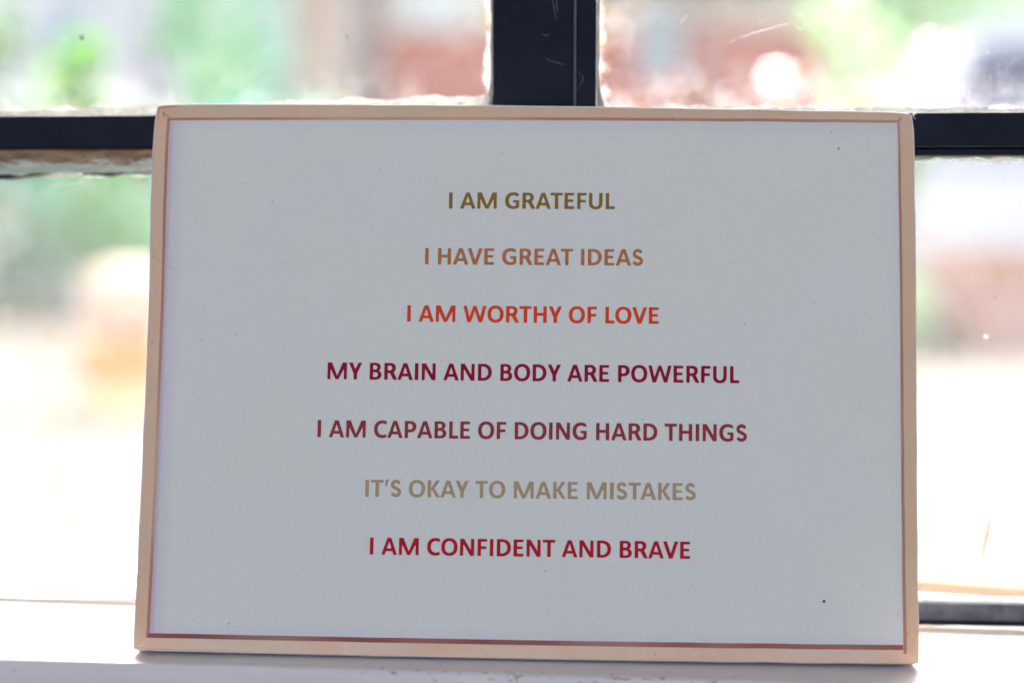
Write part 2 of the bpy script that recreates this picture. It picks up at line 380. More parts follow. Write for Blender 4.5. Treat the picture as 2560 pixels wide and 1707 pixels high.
# scratches scored through the black paint
M_SCORE_GLINT = simple('scored_and_highlight_grey', (.10, .11, .13, 1), .5)  # grey of the scored scratches, also of the painted ridge highlight
YM = YB - .0003
ribbon(path([(1379, -12), (1385, 20), (1391, 50)], YM), .00022, YM, M_SCORE_GLINT, 'scratch')
ribbon(path([(1390, -12), (1392, 15), (1394, 32)], YM), .00022, YM, M_SCORE_GLINT, 'scratch')
ribbon(path([(1356, 86), (1364, 90), (1374, 87)], YM), .00020, YM, M_SCORE_GLINT, 'scratch')
ribbon(path([(1364, 148), (1390, 157), (1412, 163)], YM), .00018, YM, M_SCORE_GLINT, 'scratch')
ribbon(path([(1446, 178), (1457, 192), (1457, 203), (1447, 217), (1440, 232)], YM + .0015), .00014, YM, M_SCORE_GLINT, 'scratch')

wone('mullion_core', (MX0 + .004, MX1 - .004, YB + .0022, YG + .018, BOTZ, TOPZ - .0004), M_SCORE_GLINT, .0004, 'backing plate, a painted grey ridge highlight between the two mullion strips')  # its grey line between the strips is a painted highlight on the ridge
# bottom rails: cream on the left, black on the right
YR = .7955
xr = at(1900, 1540, YR).x
zt, zb = at(2300, 1506, YR).z, at(2560, 1566, YR).z
M_DULL = simple('chalky_black_paint', (.034, .042, .064, 1), .55, .4, .45, 90, .5, 300)
tz = lerp(2300, 1505, 2560, 1510, YR); bz = lerp(2300, 1562, 2560, 1567, YR)
bm = bmesh.new()
def slanted(bm, x0, x1, f0, f1, y0, y1, n=60, amp=.0002, seed=0, bevel=.0008):
    prev = None
    for i in range(n + 1):
        x = x0 + (x1 - x0) * i / n
        a = noise.noise(Vector((x * 90, seed, 0))) * amp; b = noise.noise(Vector((x * 90, seed + 5, 0))) * amp
        lo, hi = f0(x) + a, f1(x) + b
        r = [bm.verts.new(p) for p in ((x, y0 + bevel, lo), (x, y0, lo + bevel), (x, y0, hi - bevel), (x, y0 + bevel, hi), (x, y1, hi), (x, y1, lo))]
        if prev:
            for k in range(6): bm.faces.new((prev[k], prev[(k + 1) % 6], r[(k + 1) % 6], r[k]))
        else: bm.faces.new(r[::-1])
        prev = r
    bm.faces.new(prev); bmesh.ops.recalc_face_normals(bm, faces=bm.faces[:]); return bm
o = wchild(obj('bottom_rail', slanted(bm, xr, RX, lambda x: bz(x) + .0028, tz, YR, YG + .010), M_DULL)); o['label'] = 'chalky black bottom rail right of the canvas'
wchild(obj('rail_foot', slanted(bmesh.new(), xr, RX, lambda x: bz(x) - .0004, lambda x: bz(x) + .0026, YR + .0012, YG + .010, amp=.0004, seed=4), M_BLACK))
wchild(obj('putty', slanted(bmesh.new(), xr, RX, lambda x: tz(x) + .0001, lambda x: tz(x) + .0019, YR + .0045, YG - .0003, 200, .0003, 9, .0003), M_PUTTY))
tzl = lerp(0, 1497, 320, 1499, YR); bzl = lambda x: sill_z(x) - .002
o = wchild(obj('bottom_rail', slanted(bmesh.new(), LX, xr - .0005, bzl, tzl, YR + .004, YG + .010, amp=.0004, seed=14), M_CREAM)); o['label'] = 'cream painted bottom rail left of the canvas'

# ------------------------------------------------------------------ sill (inside) and outer ledge
bm = bmesh.new(); SX = 1.1
box(bm, -SX, SX, 0, .1125, -.040, 0, bev=.0024, seg=4)
cuts(bm, 0, [(-SX + 2 * SX * k / 130) for k in range(1, 130)])
for v in bm.verts:
    n1 = noise.fractal(Vector((v.co.x * 18, v.co.y * 20, 1)), .8, 2.1, 3) * .0004
    v.co.z += n1; v.co.y += noise.fractal(Vector((v.co.x * 25, 5, 1)), .8, 2.1, 3) * .0006 if v.co.y < .01 else 0
sill = obj('window_sill', bm, M_SILL, smooth=True)
sill.matrix_world = Matrix.Translation((-.033, .6900, sill_z(-.033))) @ Matrix.Rotation(CROLL, 4, 'Y')
tag(sill, kind='structure')
bm = box(bmesh.new(), -SX, SX, .0004, .145, -.07, -.006, bev=.003)
osill = obj('outer_ledge', bm, white_paint('outer_ledge_paint', (.82, .80, .76, 1)))
osill.matrix_world = Matrix.Translation((-.033, .8030, sill_z(-.033))) @ Matrix.Rotation(CROLL, 4, 'Y'); tag(osill, kind='structure')

# wooden batten lying outside the lower right pane
a, b = at(2303, 1456, .86), at(2600, 1475, .88)
st = bmesh.new(); d = (b - a); L = .62
ang = math.atan2(d.z, math.hypot(d.x, d.y)); yw = math.atan2(d.y, d.x)
N = Nodes('yellow_wood'); c = N.co(); f = N.noise(N.map(c, (4, 60, 90)), 3, 4)
M_STICK = N.done(N.pbr(N.mix(N.ss(f, .3, .7), (.24, .11, .006, 1), (.33, .17, .012, 1)), .45, .4, N.bump(f, .3, .0005)))
box(st, -L * .45, L * .55, -.0055, .0055, -.0056, .0022, bev=.0008)
stick = obj('wooden_batten', st, M_STICK); stick.location = a; stick.rotation_euler = (0, -ang, yw)
tag(stick, 'thin yellow wooden batten sloping behind the glass above the lower right rail', 'batten')

# ------------------------------------------------------------------ the canvas print
canvas = thing('canvas_print', 'white canvas print of coloured affirmations with a tan printed border, leaning on the window', 'canvas print')
canvas.matrix_world = CM
HW, HH = CW / 2, CH / 2
def warp(x, z):
    u, v = x / HW, z / HH
    dz = .0013 * (1 - u * u) * max(0, v) ** 6 - .0009 * (1 - u * u) * max(0, -v) ** 6
    dx = -.0012 * math.exp(-((v - .72) / .28) ** 2) * max(0, -u) ** 8 + .0006 * math.sin(v * 2.3 + .6) * max(0, u) ** 8
    dx += .00028 * noise.noise(Vector((z * 45, 3, 1))) * u ** 8 * (1 if u > 0 else -1)
    dz += .00025 * noise.noise(Vector((x * 45, 8, 1))) * abs(v) ** 8
    cx_, cz_ = max(0, (abs(u) - .96) / .04), max(0, (abs(v) - .94) / .06)
    k = cx_ * cz_ * (.0010 if v > 0 else .0003)
    dx += max(0, -v) ** 2 * abs(u) ** 10 * (-.0014 if u < 0 else .0008)
    return x + dx - k * (1 if u > 0 else -1), z + dz - k * (1 if v > 0 else -1)
def slack(x, z): return .0004 * noise.noise(Vector((x * 9, z * 9, 4)))

def canvas_nodes(name, build):
    N = Nodes(name); c = N.co(); s = N.sep(c)
    wx = N.math('SINE', N.math('MULTIPLY', s[0], 2 * math.pi / .00075)); wz = N.math('SINE', N.math('MULTIPLY', s[2], 2 * math.pi / .00085))
    weave = N.math('ADD', N.math('MULTIPLY', N.math('MULTIPLY', wx, wz), .35), N.noise(c, 1500, 2))
    thread = N.math('ADD', N.noise(N.map(c, (1800, 1, 60)), 1, 2), N.noise(N.map(c, (60, 1, 1800)), 1, 2))
    h = N.math('ADD', weave, N.math('MULTIPLY', thread, .7))
    col = build(N, c, s)
    mot = N.ss(N.math('ADD', N.math('MULTIPLY', N.noise(c, 850, 3, .7), .6), N.math('MULTIPLY', thread, .12)), .25, .65, .93, 1.05)
    col = N.mix(1.0, col, mot, 'MULTIPLY')
    return N.done(N.pbr(col, .68, .10, N.bump(h, .16, .0004)))
def white_face(N, c, s):
    big = N.ss(N.noise(c, 13, 3), .35, .65)
    col = N.mix(big, (.79, .785, .685, 1), (.80, .785, .70, 1))
    col = N.mix(N.ss(N.noise(N.map(c, loc=(4, 2, 1)), 8, 2), .45, .7, 0, .5), col, (.80, .785, .67, 1))
    # printed soft pink band along the left and weaker ones on the other sides
    e = N.math('SUBTRACT', s[0], -.1915); col = N.mix(N.ss(e, .011, 0, 0, .42), col, (.66, .50, .62, 1))
    col = N.mix(N.ss(e, .0022, 0, 0, .40), col, (.55, .36, .48, 1))
    e = N.math('SUBTRACT', .1925, s[0]); col = N.mix(N.ss(e, .007, 0, 0, .22), col, (.66, .56, .72, 1))
    e = N.math('SUBTRACT', .135, s[2]); col = N.mix(N.ss(e, .009, 0, 0, .28), col, (.68, .58, .68, 1))
    e = N.math('ADD', s[2], .1335); col = N.mix(N.ss(e, .008, 0, 0, .22), col, (.68, .60, .72, 1))
    jn = N.n('ShaderNodeVectorMath', operation='ADD'); N.put(c, jn.inputs[0])
    def sp(scale, r, dens, seed, k):
        v = N.map(c, loc=(seed, 0, seed)); d = N.voro(v, scale); cr = N.sep(N.voro(v, scale, 'Color'))
        return N.math('MULTIPLY', N.ss(N.math('SUBTRACT', N.math('MULTIPLY', N.ss(cr[1], dens, 1), r), d), 0, .03), k)
    m = N.math('MAXIMUM', sp(190, .09, .50, 1.1, .28), sp(60, .040, .86, 3.7, .60))
    col = N.mix(m, col, (.16, .16, .20, 1))
    return col
M_FACE = canvas_nodes('white_canvas_print', white_face)
def tan_face(a, b, white_edge=True):
    def f(N, c, s):
        col = N.mix(N.ss(N.noise(c, 16, 3), .38, .62), a, b)
        col = N.mix(N.ss(N.noise(N.map(c, loc=(2, 1, 7)), 7, 2), .45, .65, 0, .6), col, (.80, .56, .36, 1))
        v = N.voro(c, 120); col = N.mix(N.ss(v, .07, .03, 0, .6), col, (.25, .16, .13, 1)); return col
    return f
M_TAN_TOP = canvas_nodes('tan_border_top', tan_face((.74, .54, .36, 1), (.77, .52, .33, 1)))
M_TAN = canvas_nodes('tan_border', tan_face((.77, .54, .37, 1), (.83, .54, .35, 1)))
M_TAN_LOW = canvas_nodes('tan_border_low', tan_face((.88, .66, .48, 1), (.90, .58, .39, 1)))
M_LINE = canvas_nodes('sienna_line', tan_face((.50, .24, .155, 1), (.56, .26, .16, 1)))
M_LINE_LOW = canvas_nodes('dark_red_line', tan_face((.33, .105, .09, 1), (.38, .125, .095, 1)))

# body: a box with rounded folded edges, cut fine and pulled slightly out of true
bm = box(bmesh.new(), -HW, HW, 0, CT, -HH, HH, bev=.0016, seg=4)
cuts(bm, 0, [-HW + .004 + k * (CW - .008) / 60 for k in range(61)]); cuts(bm, 2, [-HH + .004 + k * (CH - .008) / 44 for k in range(45)])
for v in bm.verts:
    nx, nz = warp(v.co.x, v.co.z); sl = slack(v.co.x, v.co.z) if v.co.y < .001 else 0
    v.co = Vector((nx, v.co.y + sl, nz))
body = obj('stretched_canvas', bm, M_FACE, canvas, smooth=True); body['label'] = 'white woven canvas folded over its stretcher'

def sheet(name, poly_rows, mat, off, parent, label=None, nseg=70):
    """printed strip: two polylines (x, z) given end to end, draped on the canvas face with its waviness"""
    (a0, a1), (b0, b1) = poly_rows
    bm = bmesh.new(); prev = None; m = 6
    for i in range(nseg + 1):
        t = i / nseg; r = []
        for j in range(m + 1):
            q = j / m
            x = (a0[0] + (a1[0] - a0[0]) * t) * (1 - q) + (b0[0] + (b1[0] - b0[0]) * t) * q
            z = (a0[1] + (a1[1] - a0[1]) * t) * (1 - q) + (b0[1] + (b1[1] - b0[1]) * t) * q
            nx, nz = warp(x, z); r.append(bm.verts.new((nx, slack(x, z) - off, nz)))
        if prev:
            for j in range(m): bm.faces.new((prev[j], prev[j + 1], r[j + 1], r[j]))
        prev = r
    bmesh.ops.recalc_face_normals(bm, faces=bm.faces[:])
    bm.faces.ensure_lookup_table()
    if bm.faces[0].normal.y > 0: bmesh.ops.reverse_faces(bm, faces=bm.faces[:])
    o = obj(name, bm, mat, parent)
    if label: o['label'] = label
    return o
E = .0011
OTL, OTR, OBL, OBR = (-HW + E, HH - E), (HW - E, HH - E), (-HW + E, -HH + .0009), (HW - E * .4, -HH + .0008)
ITL, ITR, IBL, IBR = (-.1931, .1349), (.1911, .1379), (-.1932, -.1358), (.1935, -.1354)      # inner edge of the tan
JTL, JTR, JBL, JBR = (-.1917, .1335), (.1911, .1364), (-.1917, -.1335), (.1935, -.1329)       # inner edge of the line
sheet('printed_border', ((OTL, OTR), (ITL, (ITR[0] + .0005, ITR[1]))), M_TAN_TOP, .00012, canvas, 'tan printed border along the top edge')
sheet('printed_border', ((OBL, OBR), (IBL, IBR)), M_TAN_LOW, .00012, canvas, 'tan printed border along the bottom edge')
sheet('printed_border', ((OTL, OBL), (ITL, IBL)), M_TAN, .00012, canvas, 'tan printed border down the left edge')
sheet('printed_border', ((OTR, OBR), ((ITR[0] + .0013, ITR[1]), IBR)), M_TAN_TOP, .00012, canvas, 'tan printed border down the right edge')
sheet('border_line', ((ITL, ITR), (JTL, JTR)), M_LINE, .00016, canvas)
sheet('border_line', ((IBL, (.1915, -.1354)), (JBL, (.1915, -.1329))), M_LINE_LOW, .00016, canvas, 'thick dark red line above the bottom border')
sheet('border_line', ((ITL, IBL), (JTL, JBL)), M_LINE, .00020, canvas)
sheet('border_line', ((ITR, (.1917, -.1373)), ((ITR[0] + .0012, ITR[1]), (.1934, -.1373))), M_LINE, .00020, canvas)
# faint drawn corner strokes at the two top corners, as printed
sheet('corner_stroke', (((-.1962, .1388), (-.1955, .1360)), ((-.1950, .1378), (-.1942, .1352))), M_LINE, .00020, canvas, nseg=6)
sheet('corner_stroke', (((-.1958, .1382), (-.1918, .1354)), ((-.1948, .1372), (-.1918, .1345))), M_LINE, .00024, canvas, nseg=6)
sheet('corner_stroke', (((-.1985, .1411), (-.1880, .1411)), ((-.1985, .1405), (-.1880, .1407))), M_LINE, .00018, canvas, nseg=6)
sheet('corner_stroke', (((-.1986, .1411), (-.1980, .1335)), ((-.1980, .1411), (-.1978, .1335))), M_LINE, .00022, canvas, nseg=6)
sheet('corner_stroke', (((.1918, .1392), (.1920, .1375)), ((.1934, .1394), (.1934, .1378))), M_LINE, .00024, canvas, nseg=6)
sheet('corner_stroke', (((-HW + .0017, -HH + .0022), (-.19, -HH + .0018)), ((-HW + .0017, -HH + .0011), (-.12, -HH + .0012))), M_TAN, .00016, canvas, nseg=20)

# ---- lettering: humanist bold capitals drawn here, contoured and draped on the canvas
G = 72; PAD = .10
def raster(parts, wd):
    nx, ny = int((wd + 2 * PAD) * G * 2), int((1 + 2 * PAD) * G * 2)
    xs = (np.arange(nx) + .5) / (2 * G) - PAD; ys = (np.arange(ny) + .5) / (2 * G) - PAD
    Xg, Yg = np.meshgrid(xs, ys); m = parts(Xg, Yg).astype(float)
    k = np.exp(-.5 * (np.arange(-6, 7) / 2.6) ** 2); k /= k.sum()
    m = np.apply_along_axis(lambda r: np.convolve(r, k, 'same'), 1, m); m = np.apply_along_axis(lambda r: np.convolve(r, k, 'same'), 0, m)
    return m[::2, ::2], xs[::2], ys[::2]
def rect(x, y, a, b, c, d): return (x >= a) & (x <= c) & (y >= b) & (y <= d)
def quad(x, y, *p):
    m = np.ones_like(x, bool); ar = sum(p[i][0] * p[(i + 1) % len(p)][1] - p[(i + 1) % len(p)][0] * p[i][1] for i in range(len(p)))
    s = 1 if ar > 0 else -1
    for i in range(len(p)):
        (x0, y0), (x1, y1) = p[i], p[(i + 1) % len(p)]; m &= s * ((x1 - x0) * (y - y0) - (y1 - y0) * (x - x0)) >= 0
    return m
def ell(x, y, cx, cy, a, b, n=2.25): return np.abs((x - cx) / a) ** n + np.abs((y - cy) / b) ** n <= 1
S0, S1 = .104, .312
def gI(x, y): return rect(x, y, S0, 0, S1 + .002, 1)
def gA(x, y):
    L_ = quad(x, y, (.01, 0), (.225, 0), (.55, 1), (.365, 1)); R_ = quad(x, y, (.733, 0), (.948, 0), (.593, 1), (.408, 1))
    return L_ | R_ | rect(x, y, .2, .215, .76, .375)
def gM(x, y):
    W_ = 1.383; f = lambda q: rect(q, y, .1, 0, .292, 1) | quad(q, y, (.1, 1), (.372, 1), (.775, 0), (.600, 0)); return f(x) | f(W_ - x)
def gG(x, y):
    r = ell(x, y, .555, .5, .505, .515) & ~ell(x, y, .575, .5, .295, .335) & (x < .91)
    r &= ~((x > .56) & (y > .50) & (y < .775)); r &= ~((x > .60) & (y > .3) & (y < .5))
    r &= ~((x > .86) & (y > .85)); return r | rect(x, y, .535, .385, .91, .53) | rect(x, y, .715, .09, .91, .5)
def gR(x, y):
    o = rect(x, y, .104, .40, .45, 1) | (ell(x, y, .45, .70, .345, .30) & (x > .4)); i = rect(x, y, S1, .56, .43, .84) | (ell(x, y, .43, .70, .145, .14) & (x > .42))
    return rect(x, y, S0, 0, S1, 1) | (o & ~i) | quad(x, y, (.655, 0), (.895, 0), (.66, .46), (.42, .44))
def gT(x, y): return rect(x, y, .02, .832, .764, 1) | rect(x, y, .287, 0, .497, 1)
def gE(x, y): return rect(x, y, S0, 0, S1, 1) | rect(x, y, S0, 0, .70, .165) | rect(x, y, S0, .435, .645, .59) | rect(x, y, S0, .838, .695, 1)
def gF(x, y): return rect(x, y, S0, 0, S1, 1) | rect(x, y, S0, .41, .63, .57) | rect(x, y, S0, .838, .672, 1)
def gU(x, y):
    o = ell(x, y, .508, .40, .413, .415, 2.4) & (y <= .42); i = ell(x, y, .508, .40, .205, .245, 2.3)
    return (o & ~i) | rect(x, y, .095, .40, .303, 1) | rect(x, y, .713, .40, .921, 1)
def gL(x, y): return rect(x, y, S0, 0, S1, 1) | rect(x, y, S0, 0, .655, .17)
def gH(x, y): return rect(x, y, S0, 0, S1, 1) | rect(x, y, .686, 0, .894, 1) | rect(x, y, .2, .425, .8, .595)
def gV(x, y): return quad(x, y, (.01, 1), (.235, 1), (.560, 0), (.350, 0)) | quad(x, y, (.918, 1), (.693, 1), (.368, 0), (.578, 0))
def gD(x, y):
    o = rect(x, y, .104, 0, .42, 1) | (ell(x, y, .40, .5, .54, .5, 2.2) & (x > .38)); i = rect(x, y, S1, .165, .40, .835) | (ell(x, y, .385, .5, .335, .335, 2.2) & (x > .38)); return o & ~i
def gS(x, y):
    P = []
    for a in np.linspace(38, 232, 40): P.append((.385 + .215 * math.cos(rad(a)), .722 + .195 * math.sin(rad(a))))
    for a in np.linspace(58, -142, 40): P.append((.375 + .235 * math.cos(rad(a)), .283 + .195 * math.sin(rad(a))))
    d = np.full_like(x, 9.)
    for (x0, y0), (x1, y1) in zip(P, P[1:]):
        t = np.clip(((x - x0) * (x1 - x0) + (y - y0) * (y1 - y0)) / ((x1 - x0) ** 2 + (y1 - y0) ** 2 + 1e-9), 0, 1)
        d = np.minimum(d, np.hypot(x - x0 - t * (x1 - x0), y - y0 - t * (y1 - y0)))
    return (d < .098) & ~((x > .645) & (y > .6)) & ~((x < .065) & (y < .4))
def gW(x, y):
    f = lambda q: quad(q, y, (.01, 1), (.228, 1), (.462, 0), (.268, 0)) | quad(q, y, (.285, 0), (.485, 0), (.810, 1), (.628, 1)); return f(x) | f(1.433 - x)
def gO(x, y): return ell(x, y, .535, .5, .487, .517) & ~ell(x, y, .535, .5, .268, .345)
def gY(x, y):
    f = lambda q: quad(q, y, (.005, 1), (.238, 1), (.505, .40), (.31, .34)); return f(x) | f(.823 - x) | rect(x, y, .308, 0, .516, .44)
def gB(x, y):
    o = rect(x, y, .104, 0, .45, 1) | (ell(x, y, .44, .285, .385, .287) & (x > .4)) | (ell(x, y, .42, .745, .345, .257) & (x > .4))
    i = rect(x, y, S1, .60, .42, .85) | (ell(x, y, .42, .725, .135, .125) & (x > .41)) | rect(x, y, S1, .15, .43, .445) | (ell(x, y, .43, .2975, .17, .1475) & (x > .42)); return o & ~i
def gN(x, y): return rect(x, y, .1, 0, .297, 1) | rect(x, y, .747, 0, .944, 1) | quad(x, y, (.1, 1), (.345, 1), (.944, 0), (.715, 0))
def gC(x, y): return ell(x, y, .545, .5, .500, .515) & ~ell(x, y, .570, .5, .305, .335) & (x < .80) & ~((x > .58) & (abs(y - .5) < .285))
def gP(x, y):
    o = rect(x, y, .104, .34, .42, 1) | (ell(x, y, .42, .67, .385, .33) & (x > .4)); i = rect(x, y, S1, .50, .41, .84) | (ell(x, y, .41, .67, .17, .17) & (x > .4))
    return rect(x, y, S0, 0, S1, 1) | (o & ~i)
def gK(x, y): return rect(x, y, S0, 0, S1, 1) | quad(x, y, (.31, .52), (.505, .52), (.84, 1), (.60, 1)) | quad(x, y, (.31, .53), (.505, .53), (.872, 0), (.625, 0))
def gq(x, y): return quad(x, y, (.10, .62), (.205, .62), (.325, 1.03), (.135, 1.03))
GL = {'I': (gI, .422), 'A': (gA, .958), 'M': (gM, 1.383), 'G': (gG, 1.008), 'R': (gR, .891), 'T': (gT, .784), 'E': (gE, .773), 'F': (gF, .726), 'U': (gU, 1.016),
      'L': (gL, .669), 'H': (gH, .998), 'V': (gV, .928), 'D': (gD, .997), 'S': (gS, .748), 'W': (gW, 1.433), 'O': (gO, 1.070), 'Y': (gY, .823), 'B': (gB, .886),
      'N': (gN, 1.044), 'C': (gC, .838), 'P': (gP, .842), 'K': (gK, .866), "'": (gq, .408), ' ': (None, .358)}
def contours(m, xs, ys, lv=.5):
    ny, nx = m.shape; segs = {}
    def pt(i0, j0, i1, j1):
        a, b = m[i0, j0], m[i1, j1]; t = (lv - a) / (b - a); return (xs[j0] + (xs[j1] - xs[j0]) * t, ys[i0] + (ys[i1] - ys[i0]) * t)
    ins = m > lv; cell = ins[:-1, :-1].astype(int) + ins[:-1, 1:] * 2 + ins[1:, 1:] * 4 + ins[1:, :-1] * 8
    T = {1: [(3, 0)], 2: [(0, 1)], 3: [(3, 1)], 4: [(1, 2)], 5: [(3, 0), (1, 2)], 6: [(0, 2)], 7: [(3, 2)], 8: [(2, 3)], 9: [(2, 0)], 10: [(0, 1), (2, 3)], 11: [(2, 1)], 12: [(1, 3)], 13: [(1, 0)], 14: [(0, 3)]}
    nxt = {}; pos = {}
    for i, j in zip(*np.nonzero((cell > 0) & (cell < 15))):
        i, j = int(i), int(j)
        key = {0: ('h', i, j), 1: ('v', i, j + 1), 2: ('h', i + 1, j), 3: ('v', i, j)}
        ends = {0: (i, j, i, j + 1), 1: (i, j + 1, i + 1, j + 1), 2: (i + 1, j, i + 1, j + 1), 3: (i, j, i + 1, j)}
        for a, b in T[int(cell[i, j])]:
            ka, kb = key[a], key[b]; pos[ka] = pt(*ends[a]); pos[kb] = pt(*ends[b]); nxt[ka] = kb
    loops = []; left = dict(nxt)
    while left:
        k0 = next(iter(left)); k = k0; L_ = []
        while k in left: L_.append(pos[k]); k = left.pop(k)
        if len(L_) > 8: loops.append(simplify(L_))
    return loops
def simplify(P, tol=.004):
    def rdp(a, b):
        if b - a < 2: return []
        (x0, y0), (x1, y1) = P[a], P[b % len(P)]; l = math.hypot(x1 - x0, y1 - y0) + 1e-9
        best, bi = 0, -1
        for i in range(a + 1, b):
            d = abs((x1 - x0) * (P[i][1] - y0) - (y1 - y0) * (P[i][0] - x0)) / l if l > 1e-6 else math.hypot(P[i][0] - x0, P[i][1] - y0)
            if d > best: best, bi = d, i
        return rdp(a, bi) + [bi] + rdp(bi, b) if best > tol else []
    h = len(P) // 2; ids = [0] + rdp(0, h) + [h] + rdp(h, len(P)); return [P[i] for i in ids]
TRI = {}
for ch, (fn, wd) in GL.items():
    if fn is None: continue
    lp = contours(*raster(fn, wd)); flat = [p for l in lp for p in l]
    tri = tessellate_polygon([[Vector((x, y, 0)) for x, y in l] for l in lp]); TRI[ch] = (flat, tri)
KERN = {'AV': -.07, 'VE': -.01, 'AT': -.06, 'TE': -.01, 'AY': -.06, 'KA': -.02, 'RT': -.01, 'LO': -.02, 'OV': -.02, "T'": -.03, "'S": -.04, 'TA': -.06}
def ink(name, rgb):
    def f(N, c, s):
        a = tuple(v * .95 for v in rgb) + (1,); b = tuple(min(1, v * 1.05) for v in rgb) + (1,)
        return N.mix(N.ss(N.noise(c, 500, 3), .35, .65), a, b)
    return canvas_nodes(name, f)
LINES = [("I AM GRATEFUL", -43.46, 88.14, 43.51, 88.99, 'olive brown', (117, 88, 36)),
         ("I HAVE GREAT IDEAS", -55.37, 58.52, 58.48, 59.34, 'light brown', (152, 95, 57)),
         ("I AM WORTHY OF LOVE", -64.07, 28.37, 66.81, 28.98, 'bright orange', (186, 57, 22)),
         ("MY BRAIN AND BODY ARE POWERFUL", -104.87, -2.24, 108.55, -1.24, 'crimson', (124, 14, 42)),
         ("I AM CAPABLE OF DOING HARD THINGS", -109.25, -32.30, 112.52, -31.30, 'dull maroon', (125, 46, 48)),
         ("IT'S OKAY TO MAKE MISTAKES", -83.69, -62.48, 86.38, -61.70, 'beige', (148, 125, 95)),
         ("I AM CONFIDENT AND BRAVE", -80.62, -91.94, 83.56, -91.43, 'red', (152, 22, 32))]
CAPH = [8.62, 8.66, 8.66, 8.78, 8.85, 8.72, 8.72]
for (txt, x0, z0, x1, z1, cname, rgb), cap in zip(LINES, CAPH):
    cur = 0; place = []
    for i, ch in enumerate(txt):
        if i: cur += KERN.get(txt[i - 1] + ch, 0)
        if ch != ' ': place.append((ch, cur))
        cur += GL[ch][1]
    lo = min(TRI[c_][0][k][0] + p for c_, p in place[:1] for k in range(len(TRI[c_][0]))); hi = max(q[0] + place[-1][1] for q in TRI[place[-1][0]][0])
    sx = (x1 - x0) / (hi - lo); vs = []; fs = []
    for ch, p in place:
        base = len(vs); flat, tri = TRI[ch]
        for gx, gy in flat:
            x = (x0 + (gx + p - lo) * sx) / 1000; t = (x * 1000 - x0) / (x1 - x0); z = (z0 + (z1 - z0) * t + gy * cap) / 1000
            vs.append((x, slack(x, z) - .00014, z))
        for t in tri:
            a, b, c_ = (vs[base + k] for k in t); ar = (b[0] - a[0]) * (c_[2] - a[2]) - (b[2] - a[2]) * (c_[0] - a[0])
            fs.append(tuple(base + k for k in (t if ar > 0 else t[::-1])))
    l = lin(*rgb); k = 1.68
    o = obj('lettering', (vs, fs), ink(cname.replace(' ', '_') + '_ink', tuple(min(.9, v * k) for v in l[:3])), canvas)
    o['label'] = cname + ' printed line reading ' + txt
# frayed threads at three corners
M_THREAD = simple('white_thread', (.85, .85, .87, 1), .8)
def tuft(x, z, dx, dz, n=7, r=.0016):
    bm = bmesh.new()
    for k in range(n):
        p = Vector((x, .001, z)); d = Vector((dx + random.uniform(-.7, .7), random.uniform(-.3, .3), dz + random.uniform(-.7, .7))).normalized() * r * random.uniform(.5, 1.2)
        s = Vector((-d.z, 0, d.x)).normalized() * .00016
        v = [bm.verts.new(q) for q in (p + s, p - s, p + d * .6 - s * .8, p + d, p + d * .6 + s * .8)]; bm.faces.new(v)
    return obj('frayed_threads', bm, M_THREAD, canvas)
tuft(HW - .0008, HH - .0012, 1, -.25, 10, .0032); tuft(-HW + .0012, HH - .0005, -.6, .7, 7, .0014); tuft(HW - .0002, -HH + .0010, .4, -1, 8, .0020)
# marks on the face
def mark(x, z, a, b, mat, rot=0):
    bm = bmesh.new(); bmesh.ops.create_circle(bm, cap_ends=True, segments=14, radius=1)
    for v in bm.verts:
        j = 1 + .25 * noise.noise(v.co * 2 + Vector((x * 900, z * 900, 0))); px, pz = v.co.x * a * j, v.co.y * b * j
        v.co = Vector((x + px * math.cos(rot) - pz * math.sin(rot), slack(x, z) - .0002, z + px * math.sin(rot) + pz * math.cos(rot)))
    bm.normal_update()
    bm.faces.ensure_lookup_table()
    if bm.faces[0].normal.y > 0: bmesh.ops.reverse_faces(bm, faces=bm.faces[:])
    return obj('mark', bm, mat, canvas)
mark(.1517, -.1117, .00075, .00078, simple('dark_stain', (.05, .02, .03, 1))); mark(.1603, .1225, .0004, .0010, simple('rust_stain', (.45, .22, .08, 1)), .2)
mark(-.152, -.128, .0005, .0008, simple('ochre_stain', (.62, .45, .28, 1)), -.3); mark(.1567, .1312, .0002, .0005, M_BROWN)
M_PEN = simple('pencil_mark', (.10, .08, .12, 1))
for k in range(13):
    t = k / 12; mark(-.1978 + .0120 * t, .0605 - .0072 * t, .00022, .00016, M_PEN)

# ------------------------------------------------------------------ unseen room shell added round the window (keeps the sun off the inside)
def struct(name, bm, mat): return tag(obj(name, bm, mat), kind='structure')
WY0, WY1 = .800, 1.00; OX0, OX1, OZ0, OZ1 = LX - .03, RX + .03, -.28, TOPZ + .03
bm = bmesh.new()
box(bm, -3.2, OX0 + .0, WY0, WY1, -1.05, 1.75); box(bm, OX1, 2.6, WY0, WY1, -1.05, 1.75)
box(bm, OX0, OX1, WY0, WY1, OZ1 + .0004, 1.75); box(bm, OX0, OX1, WY0, WY1 - .05, -1.05, OZ0)
struct('window_wall', bm, M_WALL)
struct('side_wall', box(bmesh.new(), 2.45, 2.65, -3.2, WY0 - .002, -1.05, 1.75), M_WALL)
struct('side_wall', box(bmesh.new(), -3.2, -3.0, -3.2, WY0 - .002, -1.05, 1.75), M_WALL)
struct('ceiling', box(bmesh.new(), -3.35, 2.75, -1.75, 1.02, 1.752, 1.90), M_WALL)  # stops short at the rear to let sky light onto sill and canvas
struct('floor', box(bmesh.new(), -2.998, 2.448, -3.2, WY0 - .004, -1.10, -1.0), simple('pale_floor', (.36, .36, .37, 1), .5))

